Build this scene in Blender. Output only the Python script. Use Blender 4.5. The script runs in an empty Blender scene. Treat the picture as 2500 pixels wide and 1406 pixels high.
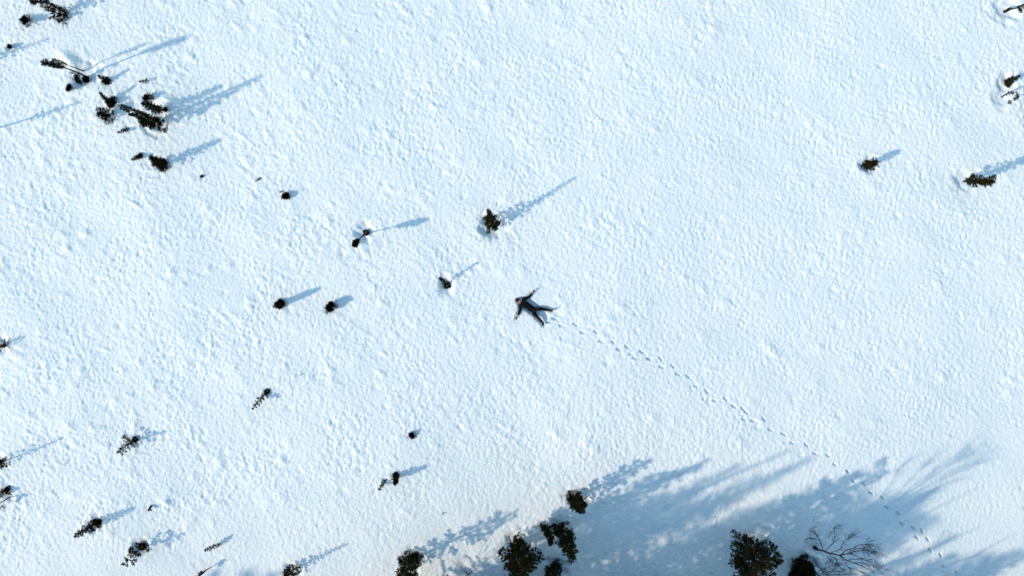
import bpy, bmesh, math, random
import numpy as np
from mathutils import Vector, Matrix
R = math.radians

# ---------------------------------------------------------------- camera, light, exposure
S = 50.0            # photograph pixels per metre on the snow
H = 33.333          # height of the drone above the snow
SUN_EL = 29.0       # degrees above the horizon
SUN_DIR = 24.0      # direction the shadows fall, degrees from +X towards +Y
SC = bpy.context.scene
COL = SC.collection

cam_data = bpy.data.cameras.new('camera')
cam_data.sensor_fit = 'HORIZONTAL'
cam_data.sensor_width = 36.0
cam_data.lens = 24.0
cam_data.clip_end = 3000
cam = bpy.data.objects.new('camera', cam_data)
COL.objects.link(cam)
cam.location = (0, 0, H)
cam.rotation_euler = (0, 0, 0)
SC.camera = cam

world = bpy.data.worlds.new('World')
SC.world = world
world.use_nodes = True
wn = world.node_tree
bg = wn.nodes['Background']
sky = wn.nodes.new('ShaderNodeTexSky')
sky.sky_type = 'NISHITA'
sky.sun_disc = False
sky.sun_elevation = R(SUN_EL)
sky.sun_rotation = R(90 - (180 + SUN_DIR))
sky.air_density = 2.3
sky.dust_density = 0.0
sky.ozone_density = 4.8
bg.inputs['Strength'].default_value = 0.15
wn.links.new(sky.outputs[0], bg.inputs['Color'])

sun = bpy.data.lights.new('sun', 'SUN')
sun.energy = 3.2
sun.angle = R(1.1)
sun.color = (1.0, 0.785, 0.585)
sun_ob = bpy.data.objects.new('sun', sun)
COL.objects.link(sun_ob)
sd = Vector((math.cos(R(SUN_DIR)) * math.cos(R(SUN_EL)), math.sin(R(SUN_DIR)) * math.cos(R(SUN_EL)), -math.sin(R(SUN_EL))))
sun_ob.rotation_euler = sd.to_track_quat('-Z', 'Y').to_euler()
sun_ob.location = (-20, -10, 30)

SC.view_settings.view_transform = 'Standard'
SC.view_settings.look = 'None'
SC.view_settings.exposure = 0.32
SC.view_settings.gamma = 1.0

# ---------------------------------------------------------------- small helpers
def G(px, py):
    """a point on the snow, read off the photograph in metres"""
    return ((px - 1250) / S, (703 - py) / S)

def P3(px, py, h):
    """the point at height h above the snow seen at this place of the photograph"""
    k = (H - h) / H
    x, y = G(px, py)
    return Vector((x * k, y * k, h))

def mat(name, col, rough=0.8, var=0.0, scale=20.0, col2=None, spec=0.05):
    m = bpy.data.materials.new(name)
    m.use_nodes = True
    nt = m.node_tree
    b = nt.nodes['Principled BSDF']
    b.inputs['Roughness'].default_value = rough
    b.inputs['Specular IOR Level'].default_value = spec
    if col2 is None:
        col2 = tuple(c * (1 - var) for c in col)
    tc = nt.nodes.new('ShaderNodeTexCoord')
    n = nt.nodes.new('ShaderNodeTexNoise')
    n.inputs['Scale'].default_value = scale
    n.inputs['Detail'].default_value = 4
    r = nt.nodes.new('ShaderNodeValToRGB')
    r.color_ramp.elements[0].position = 0.38
    r.color_ramp.elements[1].position = 0.62
    r.color_ramp.elements[0].color = (*col2, 1)
    r.color_ramp.elements[1].color = (*col, 1)
    nt.links.new(tc.outputs['Object'], n.inputs['Vector'])
    nt.links.new(n.outputs['Fac'], r.inputs['Fac'])
    nt.links.new(r.outputs['Color'], b.inputs['Base Color'])
    return m

M_NEEDLE = mat('spruce_needles', (0.026, 0.024, 0.009), 0.8, col2=(0.009, 0.009, 0.005), scale=5)
M_NEEDLE2 = mat('pine_needles', (0.038, 0.043, 0.012), 0.8, col2=(0.010, 0.010, 0.005), scale=4)
M_SHRUB = mat('brown_shrub', (0.034, 0.022, 0.011), 0.8, col2=(0.009, 0.008, 0.005), scale=9)
M_BARK = mat('dark_bark', (0.035, 0.026, 0.020), 0.9, col2=(0.016, 0.012, 0.010), scale=12)
M_REDBARK = mat('reddish_bark', (0.16, 0.06, 0.035), 0.9, col2=(0.03, 0.018, 0.014), scale=14)
M_BIRCH = mat('birch_twigs', (0.010, 0.008, 0.008), 0.9, col2=(0.008, 0.006, 0.006), scale=7)

def link(name, me, m, parent=None, smooth=False):
    o = bpy.data.objects.new(name, me)
    COL.objects.link(o)
    if m:
        me.materials.append(m)
    if parent:
        o.parent = parent
    if smooth:
        me.polygons.foreach_set('use_smooth', [True] * len(me.polygons))
    return o

class MB:
    def __init__(s):
        s.v = []; s.f = []
    def twig(s, p, d, l, w, rnd):
        """a flat spray of needles: two crossed slim blades"""
        a = Vector((rnd.uniform(-1, 1), rnd.uniform(-1, 1), rnd.uniform(-1, 1)))
        u = d.cross(a)
        if u.length < 1e-4:
            u = d.orthogonal()
        u.normalize(); v = d.cross(u).normalized()
        m = p + d * (l * .45); t = p + d * l
        i = len(s.v)
        s.v += [p, m + u * w, m - u * w, m + v * w, m - v * w, t]
        s.f += [(i, i + 1, i + 5, i + 2), (i, i + 3, i + 5, i + 4)]
    def tube(s, pts, rad, n=5):
        i0 = len(s.v)
        k = len(pts)
        for j, p in enumerate(pts):
            d = (pts[min(j + 1, k - 1)] - pts[max(j - 1, 0)])
            d = d.normalized() if d.length > 1e-6 else Vector((0, 0, 1))
            u = d.cross(Vector((.31, .95, .1))).normalized(); v = d.cross(u)
            for q in range(n):
                a = 2 * math.pi * q / n
                s.v.append(p + (u * math.cos(a) + v * math.sin(a)) * rad[j])
        for j in range(k - 1):
            for q in range(n):
                a = i0 + j * n + q; b = i0 + j * n + (q + 1) % n
                s.f.append((a, b, b + n, a + n))
        s.f.append(tuple(i0 + q for q in reversed(range(n))))
        s.f.append(tuple(i0 + (k - 1) * n + q for q in range(n)))
    def mesh(s, name):
        me = bpy.data.meshes.new(name)
        me.from_pydata([tuple(x) for x in s.v], [], s.f)
        me.update()
        return me

def thing(name, loc, label, cat, group=None):
    o = bpy.data.objects.new(name, None)
    COL.objects.link(o)
    o.location = loc
    o.empty_display_size = 0.2
    o['label'] = label; o['category'] = cat
    if group:
        o['group'] = group
    return o

# ---------------------------------------------------------------- what grows on the snow (positions in photograph pixels)
SPR = 'dark spruces scattered over the snow'
SHR = 'low shrubs poking out of the snow'
TWG = 'bits of twig on the snow'
TALL = 'tall trees of the wood edge'

def T(kind, base, apex, h, r, label, **k):
    return dict(kind=kind, base=base, apex=apex, h=h, r=r, label=label, **k)

CONE0 = [(0, 1), (.5, .8), (.8, .42), (1, .04)]
PLANTS = [
 # --- top left corner
 T('spruce', (158, 30), (76, -18), 2.35, .50, 'broad dark spruce cut off by the top edge in the top left corner', t0=.0, dens=62, bias=(-110, .75), well=(.55, .12)),
 T('spruce', (84, 8), (70, -4), .8, .12, 'slim spruce tip at the top edge just left of the broad corner spruce', dens=60),
 T('shrub', (64, 50), (50, 46), .7, .24, 'oval black shrub below the broad spruce in the top left corner', el=1.0),
 T('shrub', (23, 117), (21, 111), .35, .10, 'tiny dark shrub by the left edge inside a band of shadow'),
 T('spruce', (-45, 152), (-90, 130), 1.7, .34, 'spruce off the left edge whose shadow passes the tiny shrub', well=None),
 T('spruce', (-67, 328), (-100, 310), 2.4, .20, 'thin spruce off the left edge casting a thin line of shadow', t0=.55, well=None),
 T('spruce', (209, 187), (104, 153), 3.0, .17, 'tallest bare-stemmed spruce with needles only at its tip, top left', t0=.6, dens=90, prof=[(0, .3), (.3, .7), (.75, .9), (1, .45)], extra=[(.26, .16), (.36, .15)], well=(.75, .28), trunk=.045),
 T('spruce', (202, 173), (131, 147), 2.0, .10, 'thinner bare-stemmed spruce just above the tallest one, top left', t0=.6, dens=55, prof=[(0, .4), (.6, .7), (1, .4)], well=None, trunk=.028),
 T('shrub', (205, 192), (199, 191), .45, .16, 'round dark shrub at the foot of the tallest bare-stemmed spruce', well=None),
 T('spruce', (188, 199), (185, 186), .6, .17, 'little spiky spruce left of the foot of the tallest bare-stemmed spruce', dens=70, well=None),
 T('shrub', (170, 215), (162, 214), .4, .13, 'small oval shrub below the two bare-stemmed spruces', el=.8),
 T('spruce', (264, 201), (242, 187), 0.6, .21, 'small spruce lying right of the bare-stemmed pair, first below their shadows', dens=80, skirt=.16),
 T('spruce', (361, 197), (345, 200), 0.32, .11, 'small thin cross-shaped spruce right of the small spruces, above the biggest cluster', dens=34, t0=.1),
 # --- the cluster
 T('spruce', (272, 259), (246, 229), 0.72, .17, 'crooked narrow spruce at the upper left of the big cluster', dens=90, skirt=.12),
 T('shrub', (276, 247), (271, 246), .5, .18, 'round black shrub touching the crooked spruce on its right'),
 T('shrub', (266, 284), (232, 270), 1.0, .31, 'large smooth egg-shaped black shrub at the left of the cluster', el=1.2),
 T('spruce', (384, 297), (296, 258), 3.1, .62, 'biggest spruce of the left cluster, thick crown hanging to its lower side', t0=.06, dens=62, bias=(-100, .85), prof=[(0, .75), (.25, .8), (.6, .42), (.8, .3), (1, .12)], trunk=.06, well=(.75, .16)),
 T('shrub', (366, 241), (350, 235), 0.6, .20, 'oval shrub above the needle-covered spruce in the cluster', el=.8),
 T('spruce', (394, 268), (350, 252), 1.7, .20, 'narrow fully needled spruce between the oval shrub and the biggest cluster spruce', t0=.05, dens=70, prof=[(0, .8), (.4, 1), (1, .55)]),
 T('shrub', (406, 269), (403, 267), .4, .12, 'small round shrub at the right-hand foot of the narrow needled spruce'),
 T('spruce', (312, 313), (292, 323), 0.35, .13, 'little spruce leaning down left below the biggest cluster spruce', dens=55),
 T('spruce', (344, 380), (326, 389), 0.42, .14, 'little tufted spruce left of the stout shrub-like spruce, below the cluster', dens=70, skirt=.1),
 T('spruce', (397, 403), (368, 385), 1.5, .31, 'stout dense spruce below the cluster with a long shadow', dens=110, skirt=.26, prof=[(0, 1), (.4, .85), (.8, .45), (1, .3)]),
 T('shrub', (492, 431), (491, 430), .12, .06, 'tiny dark speck of a plant right of the stout spruce'),
 T('twig', (635, 434), (623, 444), .08, .022, 'thin dark twig lying between the speck and the small bush with a short shadow'),
 T('twig', (689, 467), (681, 470), .07, .02, 'short straight twig just above left of the small round bush'),
 T('shrub', (698, 479), (694, 477), 0.36, .16, 'small round bush with a short shadow and a twig beside it', spiky=1),
 # --- the middle
 T('spruce', (893, 568), (864, 600), 1.85, .14, 'bare-waisted small spruce in a deep snow hollow, leaning down left', t0=.6, dens=110, skirt=.17, prof=[(0, .5), (.5, 1), (1, .5)], well=(.6, .24), trunk=.04, red=1),
 T('spruce', (1200, 550), (1191, 513), 2.55, .38, 'bushy green spruce star standing in a hollow at the centre top', t0=.08, dens=62, prof=[(0, 1), (.25, .85), (.5, .5), (.75, .24), (1, .08)], well=(.78, .26), green=1),
 T('spruce', (1091, 697), (1074, 679), .95, .13, 'little spruce with a thin tip up left in a small hollow left of the person', t0=.35, dens=40, skirt=.19, well=(.5, .24)),
 T('spruce', (686, 741), (680, 742), .95, .22, 'smooth black drop-shaped young tree, left of two in the middle left', dens=150, skirt=.26, prof=[(0, 1), (.5, .8), (1, .3)], bias=(-140, .35)),
 T('shrub', (806, 752), (801, 751), 0.75, .23, 'round spiky bush with brown twigs, right of the drop-shaped tree', spiky=1),
 T('shrub', (808, 741), (807, 741), .65, .13, 'small black ball-shaped bush touching the top of the round spiky bush', well=None),
 # --- left edge
 T('grass', (10, 843), (4, 838), .45, .36, 'half buried brown bush cut by the left edge in a soft hollow'),
 T('spruce', (2, 1127), (-22, 1140), 1.45, .32, 'spruce almost wholly beyond the left edge, only its foot in view', skirt=.1),
 T('spruce', (19, 1193), (-14, 1216), 0.5, .25, 'spiky spruce cut by the left edge, upper of two', dens=70, skirt=.12),
 T('spruce', (25, 1211), (-40, 1252), 0.9, .26, 'bare thin stem running off the left edge, lower of two', t0=.45, dens=40, bias=(-80, .6)),
 # --- lower left
 T('spruce', (330, 1072), (289, 1102), 0.95, .30, 'fan-shaped spruce alone in the lower left with a long shadow', t0=.05, dens=52, skirt=.14, prof=[(0, .35), (.35, 1), (.7, .7), (1, .25)]),
 T('spruce', (653, 955), (619, 995), 0.6, .17, 'slim sparse spruce leaning down left, nearest the lower centre left', t0=.08, dens=36, skirt=.13, prof=[(0, .9), (.5, 1), (1, .45)]),
 T('twig', (737, 912), (732, 914), .05, .012, 'tiny twig speck right above the slim sparse spruce'),
 T('shrub', (1006, 1062), (1004, 1062), .32, .15, 'small black oval shrub alone in the lower centre', el=.7),
 T('spruce', (967, 1156), (965, 1180), .85, .14, 'dense upright little spruce, right of a pair in the lower centre', dens=110, skirt=.13, prof=[(0, 1), (.6, .9), (1, .5)]),
 T('spruce', (942, 1169), (927, 1192), 0.4, .08, 'thin little spruce, left of a pair in the lower centre', dens=55, prof=[(0, .9), (.6, 1), (1, .7)]),
 T('forktwig', (369, 1234), (369, 1246), .2, .05, 'small forked stub like an upside-down Y in the lower left'),
 T('spruce', (236, 1276), (184, 1308), 1.25, .30, 'dense tapering spruce pointing down left near the bottom left', t0=.0, dens=80, skirt=.17, prof=[(0, 1), (.5, .7), (1, .25)], well=(.5, .2)),
 T('spruce', (346, 1334), (303, 1376), 1.22, .46, 'open feathery spruce with visible side branches at the bottom left', t0=.2, dens=26, skirt=.24, prof=[(0, .6), (.3, 1), (.65, .7), (1, .25)], well=(.5, .24), red=1),
 T('spruce', (537, 1329), (504, 1341), 0.5, .08, 'short dark slim spruce lying level, right of the feathery one', dens=60, prof=[(0, .6), (.5, .8), (1, 1.1)]),
 T('bent', (513, 1386), (487, 1408), 0.45, .04, 'bent bare stem with reddish wood at the bottom edge'),
 T('spruce', (716, 1392), (686, 1420), 1.65, .30, 'spruce with a curled branch cut by the bottom edge, left of the big trees', dens=60, t0=.08, well=(.5, .2)),
 # --- bottom edge, the big ones
 T('pine', (1008, 1362), (986, 1425), 3.0, .50, 'dense dark pine cut by the bottom edge, leftmost of the big bottom trees', dens=46, prof=[(0, .8), (.4, 1), (.8, .8), (1, .3)], skirt=.34),
 T('bare', (1143, 1406), (1143, 1400), 1.2, .5, 'bare grey forked bush in the shade at the bottom edge'),
 T('pine', (1262, 1325), (1274, 1450), 5.4, .62, 'big three-lobed pine at the bottom edge, largest of all', dens=40, prof=[(0, .6), (.3, .8), (.55, 1.0), (.8, .5), (1, .06)], t0=.02, limbs=[(1232, 1350, 1.6, .30), (1242, 1375, 2.0, .3), (1306, 1352, 1.8, .30), (1296, 1375, 2.0, .34), (1258, 1330, 1.3, .32), (1320, 1362, 1.9, .16)], well=(.8, .2)),
 T('pine', (1329, 1285), (1345, 1326), 2.0, .22, 'narrow ragged pine left of the taller double one near the bottom', dens=60, prof=[(0, .8), (.4, 1), (1, .5)], well=(.45, .15)),
 T('pine', (1364, 1288), (1396, 1362), 4.3, .38, 'tall ragged pine right of the narrow one, with a loose side branch', dens=48, prof=[(0, .9), (.4, 1), (.8, .5), (1, .15)], t0=.02, limbs=[(1394, 1312, 1.7, .22), (1396, 1365, 3.9, .18), (1382, 1345, 3.3, .2), (1362, 1300, 1.2, .2)], well=(.6, .2)),
 T('pine', (1356, 1386), (1366, 1540), 7.2, .42, 'round dark treetop at the bottom edge below the ragged pines', dens=28, skirt=.30, well=(.7, .3)),
 T('pine', (1408, 1215), (1411, 1244), 2.25, .38, 'lone rounded pine above the big bottom trees with sunlit green top', t0=.05, dens=90, prof=[(0, .8), (.4, 1), (.8, .7), (1, .15)], well=(.62, .22), green=1),
 T('pine', (1836, 1345), (1850, 1420), 4.6, 1.02, 'big open pine with a thick trunk at the bottom edge right of centre', t0=.22, dens=25, prof=[(0, .9), (.4, 1.05), (.8, .8), (1, .4)], trunk=.13, open=1, limbs=[(1838, 1318, 1.6, .2), (1800, 1335, 2.0, .3), (1872, 1332, 2.2, .28), (1893, 1362, 2.6, .3), (1796, 1372, 2.6, .3)], well=(1.0, .3)),
 T('pine', (1964, 1385), (1990, 1490), 5.0, .50, 'smooth black dense spruce top between the open pine and the bare birch', dens=110, skirt=.62, t0=0, prof=[(0, 1.1), (.3, 1), (.6, .8), (1, .1)], well=(.8, .25)),
 T('pine', (1955, 1405), (1915, 1440), 2.4, .35, 'spiky pine tuft at the bottom edge left of the smooth black tree', dens=40, well=None),
 T('birch', (1992, 1338), (2136, 1399), 4.6, 0, 'bare birch with fanned fine branches near the bottom right', well=(.5, .15)),
 T('birch2', (1986, 1392), (2040, 1430), 3.6, 0, 'second bare birch mostly below the edge behind the smooth black tree', well=None),
 T('twig', (1082, 1249), (1082, 1254), .1, .015, 'tiny black twig stub in the sun left of the lone rounded pine'),
 T('twig', (1745, 1259), (1743, 1263), .1, .01, 'tiny twig stub in a sunlit strip between tree shadows'),
 # --- right side
 T('deadtree', (2459, 26), (2500, 12), 1.6, .16, 'dead reddish sapling with a round stump end in the top right corner', well=(.7, .2)),
 T('spruce', (2464, 201), (2487, 188), 1.0, .21, 'spiky little spruce near the right edge, upper of two', dens=60, skirt=.2, well=(.55, .18), green=1),
 T('loop', (2451, 236), (2465, 248), 1.0, .1, 'snow-bent sapling arched into a loop near the right edge', well=(.65, .16)),
 T('spruce', (2530, 285), (2560, 275), 1.2, .3, 'dark shrubby spruce just off the right edge', well=(.8, .18)),
 T('spruce', (2121, 402), (2138, 396), .95, .25, 'rounded dense little spruce alone in the upper right', dens=90, skirt=.24, prof=[(0, 1), (.4, .8), (1, .5)], well=(.52, .24), green=1),
 T('spruce', (2359, 441), (2424, 443), 2.2, .22, 'ragged spruce leaning right in a hollow near the right edge', t0=.15, dens=80, prof=[(0, .5), (.2, 1), (.6, .8), (1, .75)], trunk=.04, well=(.62, .2), green=1),
]
# --- the wood beyond the bottom edge, known from the shadows it throws into the picture:
# (line of the shadow, row, how far the shadow reaches, crown radius, kind)
WOOD = [(1943, 1440, 1812, 1.0, 'cone'), (2004, 1440, 1978, 1.1, 'cone'), (2085, 1480, 2105, 1.15, 'cone'),
 (1925, 1505, 1620, 1.0, 'full'), (1968, 1485, 1700, 1.1, 'full'), (1985, 1540, 1730, .9, 'full'), (2010, 1510, 1800, 1.0, 'full'),
 (2080, 1535, 1900, 1.1, 'full'), (2088, 1580, 1980, 1.0, 'full'),
 (2158, 1500, 2110, 1.0, 'full'), (2172, 1560, 2180, 1.1, 'full'), (2188, 1470, 2140, 1.0, 'full'), (2196, 1610, 2240, 1.2, 'full'),
 (2215, 1505, 2230, 1.1, 'full'), (2228, 1650, 2275, 1.2, 'full'), (2245, 1550, 2250, 1.1, 'full'), (2268, 1500, 2250, 1.0, 'full'),
 (2282, 1600, 2290, 1.2, 'full'), (2300, 1530, 2200, 1.0, 'full'), (2395, 1560, 2330, .8, 'cone'), (2452, 1600, 2440, .9, 'full'), (2500, 1560, 2430, .9, 'full'), (2350, 1620, 2330, .8, 'cone'), (2425, 1640, 2420, 1.0, 'full'), (2480, 1620, 2500, 1.0, 'full'), (2540, 1600, 2520, 1.0, 'full'), (2570, 1660, 2560, 1.1, 'full'), (2610, 1580, 2540, 1.0, 'full'),
 (2210, 1430, 2292, 1, 'bare'), (2249, 1445, 2400, 1, 'bare'), (2345, 1480, 2400, 1, 'bare'), (2410, 1500, 2480, 1, 'bare'), (2475, 1520, 2500, 1, 'bare'), (2535, 1530, 2560, 1, 'bare')]
ROW = {}
for c_, y_, tip_, r_, k_ in WOOD:
    x_ = (c_ - y_) / .445
    h_ = (tip_ - x_) / 82.4
    ROW[k_] = ROW.get(k_, 0) + 1
    what = {'cone': 'slender tall spruce', 'full': 'broad tall spruce', 'bare': 'bare tall birch'}[k_]
    PLANTS.append(T('birchfar' if k_ == 'bare' else 'pine', (x_, y_), (x_, y_ + 150), h_, r_,
        what + ' beyond the bottom edge, its shadow reaching %d metres right of centre' % round((tip_ - 1250) / S), far=1, taper=(k_ == 'cone'),
        prof=CONE0 if k_ == 'cone' else [(0, 1), (.5, .95), (.8, .62), (1, .12)]))

# boot prints: photograph pixel and heading
PRINTS = [(1353, 778, 18, 3.0), (1371, 795, 8, 1), (1404.5, 791.3, 30, 1), (1422.6, 811.6, 10, 1), (1454.8, 810, 38, 1), (1467, 833, 12, 1.0), (1496.4, 834.8, 38, 1.1),
 (1510, 852.7, 15, 1.2), (1530.5, 846.6, 36, 1.5), (1541, 863.8, 15, .9), (1548.4, 873, 10, .9), (1566.7, 859, 28, 1.3), (1584, 876, 16, 2.0), (1613.4, 876, 48, .7),
 (1615.6, 895.3, 25, .8), (1643.4, 894, 42, .9), (1655.5, 913, 20, 1), (1680.4, 918.7, 38, 1), (1699, 942.7, 20, 1), (1725, 954.7, 50, .8), (1744.5, 977.5, 18, 1.1),
 (1771.6, 974, 40, 1), (1791, 991, 30, 1.1), (1814, 998, 48, .7), (1822, 1006, 32, .6), (1816.3, 1023, 18, 1), (1838, 1026.4, 14, 1), (1865, 1024, 36, 1), (1881, 1048, 22, 1),
 (1913, 1059, 30, 1), (1934.5, 1080, 16, 1.1), (1969, 1086, 36, 1.1), (1989, 1106, 15, 1), (2021, 1111, 38, 1), (2038, 1133, 25, 1.1), (2068.5, 1150, 45, 1), (2082, 1173, 30, .8),
 (2109, 1180, 42, .9), (2126.6, 1203, 28, 1.2), (2154.5, 1214.5, 42, .9), (2166.4, 1239, 32, 1.1), (2192.5, 1254, 48, .9), (2202, 1279, 38, 1.1), (2229.5, 1289.3, 42, 1), (2251, 1296, 55, .8),
 (2237.5, 1310.6, 42, .8), (2264, 1315, 50, 1), (2270.4, 1342, 42, 1), (2296, 1354, 68, .8), (2303, 1382, 45, 1), (2335, 1398, 62, 1)]

# ---------------------------------------------------------------- the snow field: one sheet, fine under the camera, coarse to the horizon
rng = np.random.RandomState(11)
STEP = 0.036
X0, X1, Y0, Y1 = -26.6, 26.6, -15.6, 15.6
xs = np.arange(X0, X1, STEP); ys = np.arange(Y0, Y1, STEP)
NX, NY = len(xs), len(ys)

def band(lam, aniso=1.0, ang=0.0, width=.45, seed=0):
    """smooth random relief whose bumps are about lam metres across, stretched by aniso along ang"""
    r = np.random.RandomState(seed)
    w = r.randn(NY, NX)
    F = np.fft.rfft2(w)
    ky = np.fft.fftfreq(NY, STEP)[:, None]; kx = np.fft.rfftfreq(NX, STEP)[None, :]
    c, s = math.cos(R(ang)), math.sin(R(ang))
    a = (kx * c + ky * s) * aniso ** .5
    b = (-kx * s + ky * c) / aniso ** .5
    k = np.sqrt(a * a + b * b) + 1e-9
    F *= np.exp(-(np.log(k * lam) / width) ** 2 / 2)
    o = np.fft.irfft2(F, s=(NY, NX))
    return (o - o.mean()) / o.std()

def sst(a, b, x):
    t = np.clip((x - a) / (b - a), 0, 1)
    return t * t * (3 - 2 * t)

XX, YY = np.meshgrid(xs, ys)
PX = XX * S + 1250; PY = 703 - YY * S
m1 = sst(-.8, 1.2, band(5.0, seed=1)); m2 = sst(-.3, 1.6, band(3.5, 1.6, -35, seed=2)); m3 = sst(-.5, 1.4, band(7.0, seed=3))
m4 = sst(-1, 1, band(2.2, 1.3, -30, seed=21))
left = 1 - sst(900, 1900, PX)
calm = sst(1120, 1300, PY + (PX - 1250) * .12)         # the wood edge, where the crust is smoother
n_s = band(.29, 1.0, 0, .34, 4)
n_f = band(.15, 1.0, 0, .35, 5)
n_m = band(.58, 1.15, -40, .34, 6)
n_r = band(.95, 1.9, -32, .35, 7)
n_v = band(.55, 3.2, 80, .4, 8)
Z = np.zeros_like(XX)
Z += (.0042 + .0020 * m1 + .0016 * m4) * (n_s - .15 * (n_s ** 2 - 1)) * (1 - .45 * calm)
Z += .0040 * n_f * (1 - .3 * calm)
Z += (.0028 + .0048 * m1 * (.4 + .6 * left)) * n_m * (1 - .5 * calm)
Z += .022 * m2 * (.4 + .6 * left) * np.maximum(n_r - .5, 0) * (1 - .7 * calm)
Z += .004 * n_v * m3 * (1 - left * .5)
Z += .012 * band(4.0, 1.4, -30, .4, 9) + .035 * band(13.0, 1.0, 0, .4, 10)
# snow-covered hummocks: small rounded mounds
hr = np.random.RandomState(5)
def blob(cx, cy, rx, ry, ang, amp, pw=1.0):
    x, y = G(cx, cy)
    m = max(rx, ry) * 2.6
    i0, i1 = np.searchsorted(xs, x - m), np.searchsorted(xs, x + m)
    j0, j1 = np.searchsorted(ys, y - m), np.searchsorted(ys, y + m)
    if i1 <= i0 or j1 <= j0:
        return
    dx = XX[j0:j1, i0:i1] - x; dy = YY[j0:j1, i0:i1] - y
    c, s = math.cos(R(ang)), math.sin(R(ang))
    u = (dx * c + dy * s) / rx; v = (-dx * s + dy * c) / ry
    Z[j0:j1, i0:i1] += amp * np.exp(-(u * u + v * v) ** pw)
for k in range(1300):
    cx = hr.uniform(-40, 2540); cy = hr.uniform(-40, 1300)
    keep = .95 - .75 * (cx / 2500) - (.55 if cy > 1150 and cx > 900 else 0)
    if hr.rand() > keep:
        continue
    a = hr.uniform(.10, .24)
    blob(cx, cy, a * hr.uniform(1, 1.6), a, hr.uniform(-70, -5), a * hr.uniform(.08, .27))
for k in range(420):                                   # soft pits with a sunlit far side
    cx = hr.uniform(-40, 2540); cy = hr.uniform(-40, 1250)
    a = hr.uniform(.07, .15)
    blob(cx, cy, a * hr.uniform(1, 1.5), a, hr.uniform(-60, -10), -a * hr.uniform(.15, .42))

def well(x, y, Rw, dep, seed):
    r = random.Random(seed)
    m = Rw * 2.2
    i0, i1 = np.searchsorted(xs, x - m), np.searchsorted(xs, x + m)
    j0, j1 = np.searchsorted(ys, y - m), np.searchsorted(ys, y + m)
    if i1 - i0 < 2 or j1 - j0 < 2:
        return
    dx = XX[j0:j1, i0:i1] - x; dy = YY[j0:j1, i0:i1] - y
    a = np.arctan2(dy, dx)
    p = [r.uniform(0, 6.28) for _ in range(3)]
    rr = Rw * (1 + .10 * np.cos(a + p[0]) + .08 * np.cos(2 * a + p[1]) + .05 * np.cos(4 * a + p[2]))
    st = r.uniform(.82, 1.0); th = r.uniform(0, 3.14)
    dl = np.sqrt((dx * math.cos(th) + dy * math.sin(th)) ** 2 + ((-dx * math.sin(th) + dy * math.cos(th)) / st) ** 2)
    d = dl / rr + .10 * n_r[j0:j1, i0:i1] + .05 * n_m[j0:j1, i0:i1]
    f = 1 - sst(.15, 1.15, d)
    Z[j0:j1, i0:i1] = Z[j0:j1, i0:i1] * (1 - .3 * f) - dep * .85 * f + dep * .08 * np.exp(-((d - 1.3) / .3) ** 2)

for i, t in enumerate(PLANTS):
    if t.get('far'):
        continue
    w = t.get('well', 0)
    if w == 0:
        if t['kind'] in ('twig', 'forktwig'):
            continue
        w = (max(.16, t['r'] * 1.2 + .06), max(.03, t['r'] * .28))
    if w:
        x, y = G(*t['base'])
        well(x, y, w[0], w[1], i)
# a soft drift on the lee side of the bare-stemmed pair and by the big cluster
blob(176, 152, .60, .26, -38, .24); blob(416, 250, .5, .26, -20, .18); blob(1140, 1372, .5, .4, 0, -.10)
blob(1200, 565, .9, .5, -30, -.05); blob(1085, 715, .5, .35, 0, -.06)

def gz(x, y):
    fx = (x - X0) / STEP; fy = (y - Y0) / STEP
    i = int(min(max(fx, 0), NX - 2)); j = int(min(max(fy, 0), NY - 2))
    return float(Z[j, i])

def capsule(cx, cy, ang, L, W, dep, edge):
    x, y = G(cx, cy)
    m = L
    i0, i1 = np.searchsorted(xs, x - m), np.searchsorted(xs, x + m)
    j0, j1 = np.searchsorted(ys, y - m), np.searchsorted(ys, y + m)
    if i1 - i0 < 2 or j1 - j0 < 2:
        return
    dx = XX[j0:j1, i0:i1] - x; dy = YY[j0:j1, i0:i1] - y
    c, s = math.cos(R(-ang)), math.sin(R(-ang))
    u = dx * c + dy * s; v = -dx * s + dy * c
    h = L / 2 - W / 2
    d = np.sqrt((u - np.clip(u, -h, h)) ** 2 + v * v) - W / 2
    f = 1 - sst(-edge * .4, edge, d)
    zl = gz(x, y) if dep > .04 else 0
    f2 = f if dep > .04 else 0
    Z[j0:j1, i0:i1] = Z[j0:j1, i0:i1] * (1 - f2) + zl * f2 - dep * f + .003 * np.exp(-((d - edge - .03) / .03) ** 2)
for (px, py, a, k) in PRINTS:
    k = k + (1.3 if px > 2060 else 0)
    capsule(px, py, a, .25, .082, (.048 * min(k, 3) + .035), .026)
    c, s = math.cos(R(a)), math.sin(R(a))
    if int(px) % 3:
        continue
    capsule(px + 10.5 * c, py + 10.5 * s, a, .18, .045, .014, .03)     # where the boot dragged in

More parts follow.
